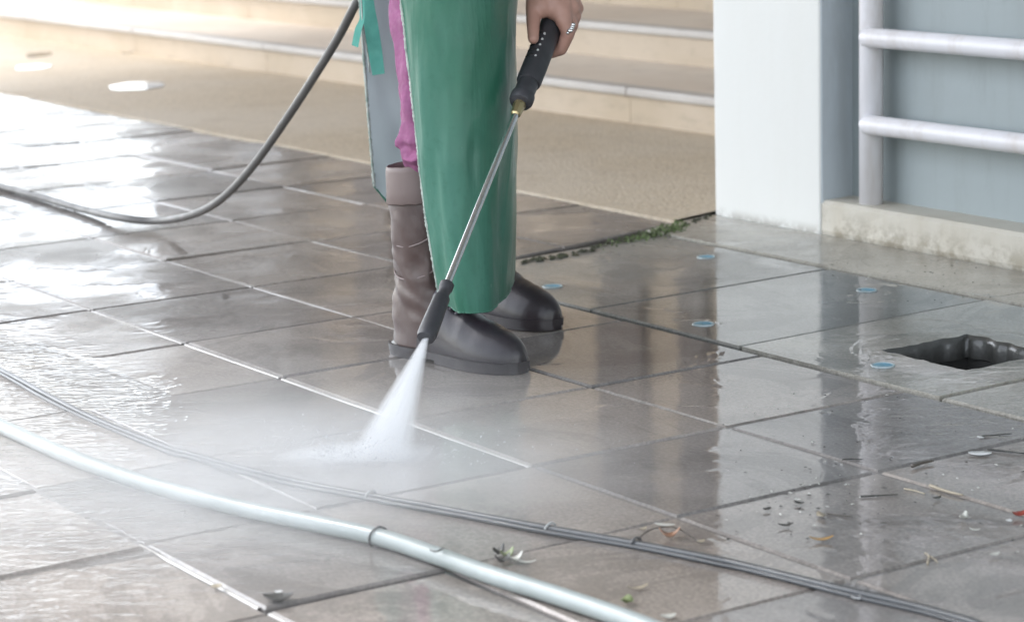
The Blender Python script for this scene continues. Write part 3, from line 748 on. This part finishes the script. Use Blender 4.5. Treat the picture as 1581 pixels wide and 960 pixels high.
# ================================================================== water: jet, mist, drops
def vol(name, dens, aniso, fn):
    t = NT(name); p = t.n('TexCoord', out=3); d = fn(t, p)
    v = t.n('VolumePrincipled', {'Color': (.97, .985, 1.0, 1), 'Density': t.math('MULTIPLY', d, dens), 'Anisotropy': aniso})
    t.t.links.new(v, t.out.inputs['Volume']); return t.m
tip = A0+UA*tv(520); jl = (S0-tip).length+.015
xa = Vector((1, 0, 0)); xa = (xa-UA*xa.dot(UA)).normalized(); ya = UA.cross(xa)
def jet_d(t, p):
    x, y, z = (t.n('SeparateXYZ', {0: p}, k) for k in range(3))
    w = t.math('ADD', t.math('MULTIPLY', z, .90), .085)
    rx = t.math('DIVIDE', x, w); ry = t.math('DIVIDE', y, w)
    r2 = t.math('ADD', t.math('MULTIPLY', rx, rx), t.math('MULTIPLY', ry, ry))
    fall = t.math('POWER', t.math('SUBTRACT', 1., r2, clamp=True), 1.5)
    st = t.noise(t.n('CombineXYZ', {0: rx, 1: ry, 2: t.math('MULTIPLY', z, .5)}), 8.0, 3, .65)
    return t.math('MULTIPLY', t.math('DIVIDE', fall, w), t.ramp(st, .36, .62, .18, 1.5))
M['jet'] = vol('spray_of_fine_drops', 62., .35, jet_d)
rings = [[Vector((math.cos(a)*(z*.92+.09), math.sin(a)*(z*.92+.09), z)) for a in [2*math.pi*k/24 for k in range(24)]] for z in (0, .25, .5, .75, 1.0)]
jet = loft('water_jet', rings, M['jet'])
jm = Matrix.Identity(4)
for i in range(3): jm[i][0], jm[i][1], jm[i][2], jm[i][3] = xa[i]*.086, ya[i]*.034, UA[i]*jl, tip[i]
jet.matrix_world = jm
tag(jet, 'white fan of water blasting from the nozzle onto the paving', 'water jet', kind='stuff')
def mist_d(t, p):
    r = t.n('VectorMath', {0: p}, 1, operation='LENGTH'); f = t.math('POWER', t.math('SUBTRACT', 1., r, clamp=True), 1.35)
    return t.math('MULTIPLY', f, t.ramp(t.noise(t.map(p, (1, 1, .4)), 2.6, 4, .6, .5), .28, .70, .25, 1.3))
M['mist'] = vol('drifting_mist', 5.5, .3, mist_d)
def mist(name, c, rx, ry, rz, label, mat):
    bm = bmesh.new(); bmesh.ops.create_icosphere(bm, subdivisions=3, radius=1); me = bpy.data.meshes.new(name); bm.to_mesh(me); bm.free()
    o = link(name, me, mat); mm = Matrix.Identity(4)
    for i in range(3): mm[i][0], mm[i][1], mm[i][2], mm[i][3] = R0[i]*rx, F0[i]*ry, Z[i]*rz, c[i]
    o.matrix_world = mm; tag(o, label, 'mist', kind='stuff'); return o
mist('mist', C(-.36, 3.72, .004), .62, .50, .095, 'pale mist drifting low over the tiles beside the jet', M['mist'])
M['haze'] = vol('faint_drifting_mist', 1.3, .3, mist_d)
mist('mist', C(-.50, 3.62, .01), 1.0, .85, .22, 'faint wide haze of spray over the near left tiles', M['haze'])
M['splash'] = vol('splash_cloud', 95., .2, mist_d)
mist('splash', S0+R0*-.030+Z*.003, .150, .065, .026, 'bright splash where the jet strikes the tile', M['splash'])
def water():
    t = NT('water_drop'); t.bsdf(Base_Color=(.95, .97, 1), Roughness=.05, IOR=1.33, Transmission_Weight=.55, Specular_IOR_Level=.8); return t.m
M['water'] = water()
dr = []
for k in range(1100):
    r = abs(random.gauss(0, .12)); a = random.uniform(0, 6.283); h = abs(random.gauss(0, .022))*math.exp(-r*3)+.002
    c = S0+R0*(r*math.cos(a)*1.3-.07)+F0*r*math.sin(a)+Z*h; s = random.uniform(.0005, .0017)
    v = [c+Vector(q)*s for q in ((1, 0, 0), (-1, 0, 0), (0, 1, 0), (0, -1, 0), (0, 0, 1), (0, 0, -1))]
    dr.append((v, [(0, 2, 4), (2, 1, 4), (1, 3, 4), (3, 0, 4), (2, 0, 5), (1, 2, 5), (3, 1, 5), (0, 3, 5)]))
tag(link('water_drops', mesh(*merge(dr)), M['water'], None, True), 'fine water drops bouncing up round the jet', 'water drops', kind='stuff')

# ================================================================== hose, pipe, cable
M['hose'] = plain('grey_rubber_hose', (.125, .12, .115), .45, .15, 20, .0004, col2=(.16, .155, .148))
M['pvc'] = plain('scuffed_white_pipe', (.33, .37, .365), .40, .14, 46, .0005, coat=.25, col2=(.25, .285, .275))
M['cable'] = plain('black_cable_rubber', (.055, .06, .065), .38, .2, 30, .0003, coat=.3)
M['tie'] = plain('pale_tie', (.42, .43, .42), .4, .2, 40)
M['wire'] = plain('dull_wire', (.12, .12, .12), .4, .2, 40, metal=.5)
gend = A0+UA*tv(-188)
hpts = [gend, gend-UA*.10+Z*.03, C(.22, 5.12, .86), C(.05, 5.30, .93), C(-.16, 5.32, .90), W(560, -14, 5.22), W(520, 62, 5.34), W(470, 142, 5.50), W(430, 202, 5.62), W(397, 248, 5.73), W(362, 289, 5.84), W(325, 319, 5.96), W(285, 335, 6.10), W(240, 341, 6.25)]
hpts += [G(190, 337, .022), G(130, 324, .012), G(60, 304, .010), G(0, 288, .010), G(-80, 268, .010), G(-220, 240, .010), Vector((-10.4, 2.5, .010)), Vector((-12.6, 2.9, .010))]
hose = empty('pressure_hose', G(60, 304)); tag(hose, 'grey rubber pressure hose rising from the tiles to behind the worker', 'hose')
tube('hose_tube', [p-hose.location for p in spline(hpts, 9)], .0098, M['hose'], hose, 14)
tube('end_sleeve', [gend-hose.location, gend-UA*.03-hose.location, gend-UA*.06+Z*.012-hose.location], .0135, M['blackp'], hose, 14)

ppts = [Vector((-10.5, 2.3, .0137)), Vector((-8.2, 1.85, .0137)), Vector((-6.2, 1.60, .0137))]+[G(u, v, .0137) for u, v in ((-180, 583), (-80, 625), (0, 657), (90, 697), (200, 738), (300, 766), (400, 790), (500, 810), (590, 830), (670, 856), (754, 886), (860, 919), (980, 960), (1100, 1010), (1240, 1070))]+[Vector((-1.3, 1.95, .0137)), Vector((-.2, 2.2, .0137))]
pipe = empty('white_pipe', G(590, 830)); tag(pipe, 'long white plastic pipe bending across the wet tiles in the foreground', 'pipe')
tube('pipe_wall', [p-pipe.location for p in spline(ppts, 10)], .0128, M['pvc'], pipe, 22)
def tie(name, c, t, r, w, mat, par, gapz=0):
    t = t.normalized(); s = t.cross(Z).normalized(); u = s.cross(t)
    pts = [c+(s*math.cos(a)+u*math.sin(a))*r+t*.006*math.sin(a*.5) for a in [2*math.pi*k/16-.9 for k in range(16)]]
    tube(name, [p-par.location for p in pts], w, mat, par, 6)
c = G(583, 828, .0137); td = G(610, 838, .0137)-G(560, 820, .0137); tie('wire_tie', c, td, .0152, .0014, M['wire'], pipe)
q = G(588, 812, .03); tube('wire_end', [p-pipe.location for p in spline([c+Z*.015, q, G(596, 818, .022)], 3)], .0012, M['wire'], pipe, 5)
q = G(680, 850, .028); tube('scuff_wire', [p-pipe.location for p in spline([G(664, 848, .0285), G(673, 851, .0295), G(685, 846, .0295)], 3)], .0012, M['wire'], pipe, 5)

cp = [(-200, 480), (-90, 530), (0, 571), (75, 611), (150, 648), (262, 692), (297, 702), (370, 722), (470, 746), (570, 765), (660, 781), (750, 798), (850, 816), (981, 839), (1100, 862), (1150, 873), (1291, 907), (1400, 932), (1493, 957), (1640, 1000)]
cable = empty('black_cable', G(850, 816)); tag(cable, 'thin black cable pair tied together lying across the wet tiles', 'cable')
P1 = spline([Vector((-11, 2.6, .0058)), Vector((-8.6, 2.05, .0058)), Vector((-6.6, 1.75, .0058))]+[G(u, v, .0058) for u, v in cp[1:]]+[Vector((-1.3, 2.25, .0058)), Vector((-.2, 2.5, .0058))], 8)
tube('cable_core', [p-cable.location for p in P1], .0056, M['cable'], cable, 12)
P2 = []
for i, p in enumerate(P1):
    t = (P1[min(i+1, len(P1)-1)]-P1[max(i-1, 0)]).normalized(); s = t.cross(Z); P2.append(p+s*(.0088+.0015*math.sin(i*.35))-Z*.0022)
tube('cable_strand', [p-cable.location for p in P2], .0034, M['cable'], cable, 10)
for u, v in ((847, 815), (979, 838), (570, 765)):
    c = G(u, v, .006); tie('cable_tie', c, G(u+25, v+5)-G(u-25, v-4.5), .0090, .0017, M['tie'] if u != 979 else M['wire'], cable)

# ================================================================== puddles, weeds, litter
def puddle_mat():
    t = NT('standing_water'); p = t.pos(); h = t.noise(p, 16, 2); t.bsdf(Base_Color=(.20, .175, .13), Roughness=.05, IOR=1.33, Specular_IOR_Level=.5, Normal=t.bump(h, .0004)); return t.m
M['puddle'] = puddle_mat()
def puddle(u, v, rx, ry):
    c = G(u, v, .0085); k = 22; vs = [Vector((0, 0, .0005))]
    for i in range(k):
        a = 2*math.pi*i/k; r = 1+.25*mnoise.noise(Vector((math.cos(a)*1.5+u, math.sin(a)*1.5, 1))); vs.append(R0*rx*r*math.cos(a)+F0*ry*r*math.sin(a))
    vs += [q-Z*.0022 for q in vs[1:]]
    fs = [(0, 1+i, 1+(i+1) % k) for i in range(k)]+[(1+i, 1+k+i, 1+k+(i+1) % k, 1+(i+1) % k) for i in range(k)]
    tag(link('puddle', mesh(vs, fs), M['puddle'], loc=c), kind='structure')
puddle(210, 133, .115, .17); puddle(60, 84, .06, .14); puddle(52, 103, .085, .15)

M['weed'] = plain('weed_green', (.15, .21, .08), .8, .3, 50, col2=(.11, .14, .06))
wd = []
for k in range(420):
    t = 1-abs(random.gauss(0, .32)); u = 905+t*150+random.gauss(0, 5); v = 388-t*38+random.gauss(0, 3.2)
    if 0.02 < t < .25 and random.random() < .6: continue
    b = G(u, v); h = random.uniform(.003, .011); a = random.uniform(0, 6.28); d = Vector((math.cos(a), math.sin(a), 0)); s = Z.cross(d)*random.uniform(.0012, .0028)
    tipp = b+Z*h+d*h*random.uniform(.3, 1.0); mid = b+Z*h*.65+d*h*.25
    wd.append(([b-s, b+s, mid+s, mid-s, tipp], [(0, 1, 2, 3), (3, 2, 4)]))
tag(link('weeds', mesh(*merge(wd)), M['weed']), 'green weeds growing in the seam beside the cover slabs', 'weeds', kind='stuff')
M['moss'] = plain('dark_moss_soil', (.06, .065, .035), .8, .3, 60, .003)
md_ = []
for k in range(170):
    t = random.random(); u = 800+t*300; v = float(np.interp(u, [787, 870, 940, 1050, 1103], [407, 395, 377, 350, 331]))+random.gauss(0, 1.6); c = G(u, v, .001); r = random.uniform(.003, .009)
    n = 6; ring = [c+Vector((math.cos(q)*r*random.uniform(.7, 1.3), math.sin(q)*r*random.uniform(.7, 1.3), 0)) for q in [6.283*i/n for i in range(n)]]
    md_.append((ring+[c+Z*r*.6], [(i, (i+1) % n, n) for i in range(n)]))
tag(link('moss', mesh(*merge(md_)), M['moss']), 'dark moss and soil clogging the seam by the weeds', 'moss', kind='stuff')

LM = {k: plain(k+'_litter', c, .5, .25, 60, .0006, coat=.3) for k, c in dict(yellow=(.48, .27, .07), red=(.32, .05, .03), dark=(.035, .035, .03), pale=(.62, .62, .56), white=(.78, .79, .78), straw=(.42, .36, .26), orange=(.45, .24, .14), green=(.22, .27, .12), twig=(.09, .075, .06)).items()}
def leaf(u, v, L, w, ang, col, label, curl=.15, name='fallen_leaf', cat='leaf', group='litter on the wet paving'):
    c = G(u, v, .003); n = 7; d = R0*math.cos(ang)+F0*math.sin(ang); s = Z.cross(d); top = []
    for i in range(n):
        t = i/(n-1); ww = w*math.sin(math.pi*(.06+.90*t))**.8; x = (t-.5)*L; z = curl*L*(2*t-1)**2+.001
        k = d*x+Z*z; top += [k-s*ww+Z*curl*ww, k+Z*(-.0004), k+s*ww*random.uniform(.8, 1.1)+Z*curl*ww]
    N = len(top); vs = top+[p-Z*.0009 for p in top]; fs = []
    for i in range(n-1):
        for j in range(2): a = i*3+j; fs += [(a, a+3, a+4, a+1), (N+a, N+a+1, N+a+4, N+a+3)]
        fs += [(i*3, N+i*3, N+i*3+3, i*3+3), (i*3+2, i*3+5, N+i*3+5, N+i*3+2)]
    o = link(name, mesh(vs, fs), LM[col], None, True, loc=c); tag(o, label, cat, group); return o
def twig(pts, r, col, label, zs=None, name='twig', cat='twig'):
    P = [G(u, v, (zs[i] if zs else r)+r*.6) for i, (u, v) in enumerate(pts)]; b = P[0]
    rr = lambda s: r*(1-.5*s)*(1+.25*math.sin(s*31))
    o = link(name, mesh(*tube_data([p-b for p in spline(P, 5)], rr, 7)), LM[col], None, True, loc=b); tag(o, label, cat, 'litter on the wet paving'); return o
leaf(1268, 833, .034, .0045, .05, 'yellow', 'slim yellow leaf floating on the wet slab')
leaf(1213, 811, .022, .004, .1, 'dark', 'dark slim leaf left of the yellow leaf')
leaf(1184, 786, .013, .005, .5, 'dark', 'small dark leaf crumb above the slim dark leaf')
leaf(1234, 777, .016, .005, 2.6, 'dark', 'ragged dark leaf nearest the pale reflection of the pier')
leaf(1573, 796, .020, .010, .3, 'red', 'red petal at the right edge of the paving', .3)
leaf(1558, 804, .008, .005, .8, 'white', 'tiny white fleck beside the red petal')
leaf(1513, 700, .036, .011, -.15, 'white', 'torn white paper scrap on the slab below the drain', .03, 'paper_scrap', 'paper')
leaf(1514, 675, .014, .004, -.9, 'white', 'small white paper chip above the torn scrap', .03, 'paper_scrap', 'paper')
leaf(1268, 796, .022, .006, 1.9, 'straw', 'pale crumpled leaf at the end of a thin stalk')
twig([(1275, 792), (1295, 795), (1316, 797)], .0013, 'twig', 'thin stalk attached beside the pale crumpled leaf')
twig([(1328, 766), (1355, 764.5), (1386, 763)], .0016, 'dark', 'straight dark twig across the post reflection')
twig([(1408, 719), (1424, 714), (1441, 711)], .0032, 'twig', 'stubby dark twig lying along the slab joint')
twig([(1300, 709), (1317, 708), (1332, 709)], .0013, 'dark', 'short dark twig in the post reflection, higher one')
twig([(1436, 749), (1462, 758), (1487, 764)], .0028, 'straw', 'pale straw lying right of the post reflection')
twig([(1396, 754), (1412, 757), (1428, 762)], .0016, 'straw', 'thin pale straw left of the longer straw')
twig([(1515, 673), (1540, 671), (1562, 669)], .0013, 'dark', 'thin dark twig right of the white paper chip')
twig([(1525, 693), (1550, 696), (1585, 700)], .0020, 'dark', 'dark twig beside the torn white paper scrap')
leaf(1488, 800, .022, .006, 1.1, 'pale', 'pale curled leaf left of the red petal', .35)
leaf(1447, 769, .015, .004, .5, 'dark', 'small dark leaf below the pale straw')
leaf(1505, 818, .016, .003, -.5, 'pale', 'thin pale fleck below the pale curled leaf')
twig([(1432, 870), (1434, 858), (1428, 853), (1442, 862), (1448, 868)], .0014, 'straw', 'bent grass stalk caught on the joint near the right')
leaf(1535, 856, .016, .005, .3, 'pale', 'pale petal right of the bent grass stalk')
leaf(1322, 923, .014, .009, .4, 'white', 'round white petal touching the black cable')
leaf(1034, 829, .030, .0085, .0, 'orange', 'curled orange brown leaf behind the cable', .45)
leaf(1026, 810, .030, .0048, -.35, 'pale', 'pale seed pod above the curled orange leaf', .05, 'seed_pod', 'seed pod')
twig([(980, 838), (996, 822), (1015, 814), (1042, 814), (1062, 824), (1078, 835)], .0014, 'twig', 'thin arched twig above the curled orange leaf', [.002, .010, .015, .014, .009, .002])
leaf(1082, 836, .012, .005, .3, 'straw', 'small tan bud at the end of the arched twig')
leaf(993, 817, .014, .004, .7, 'straw', 'small tan husk at the near end of the arched twig')
leaf(968, 930, .020, .009, 1.2, 'green', 'pale green leaf below the cable at bottom centre', .35)
leaf(985, 908, .030, .004, .35, 'straw', 'long tan leaf above the pale green leaf')
leaf(1032, 952, .020, .007, .2, 'pale', 'pale scrap of leaf at the bottom edge')
leaf(812, 868, .030, .0035, -.3, 'pale', 'pale blade of grass behind the white pipe')
leaf(334, 906, .016, .008, .4, 'straw', 'tan leaf resting on the pale joint')
leaf(430, 924, .040, .016, .1, 'dark', 'dark sodden leaf clump at the end of the pale joint')
leaf(430, 914, .010, .004, .1, 'white', 'white fleck above the dark sodden clump')
leaf(196, 84, .05, .016, .1, 'dark', 'dark leaf at the foot of the steps', .2)
for k, (u, v) in enumerate(((770, 855), (783, 860), (795, 866), (776, 868))):
    leaf(u, v, .024, .007, random.uniform(0, 3), ('dark', 'green', 'pale', 'dark')[k], ('dark leaf at the left of the tuft behind the white pipe', 'green leaf in the tuft behind the white pipe', 'pale leaf at the right of the tuft behind the white pipe', 'dark leaf nearest the pipe in the tuft')[k], .5)
sp = {'dark': [], 'pale': []}
for k in range(240):
    if k < 110: u, v = random.uniform(1110, 1581), random.uniform(600, 860)
    elif k < 170: u, v = random.gauss(1250, 70), random.gauss(775, 22)
    else: u, v = random.uniform(1280, 1581), random.uniform(400, 470)
    c = G(u, v, .0022)
    if PIT[0]-.02 < c.x < PIT[2]+.02 and PIT[1]-.02 < c.y < PIT[3]+.02: continue
    if c.y > 3.85: continue
    r = random.uniform(.0008, .0028); a = random.uniform(0, 3.14); d = Vector((math.cos(a), math.sin(a), 0))*r*random.uniform(1, 2.4); s = Z.cross(d).normalized()*r*.7
    sp['dark' if random.random() < .68 else 'pale'].append(([c-d, c-s, c+d, c+s, c+Z*r*.6], [(0, 1, 4), (1, 2, 4), (2, 3, 4), (3, 0, 4)]))
for k in sp: tag(link('litter_specks', mesh(*merge(sp[k])), LM[k]), k+' specks of grit and leaf strewn over the wet slabs', 'litter', kind='stuff')
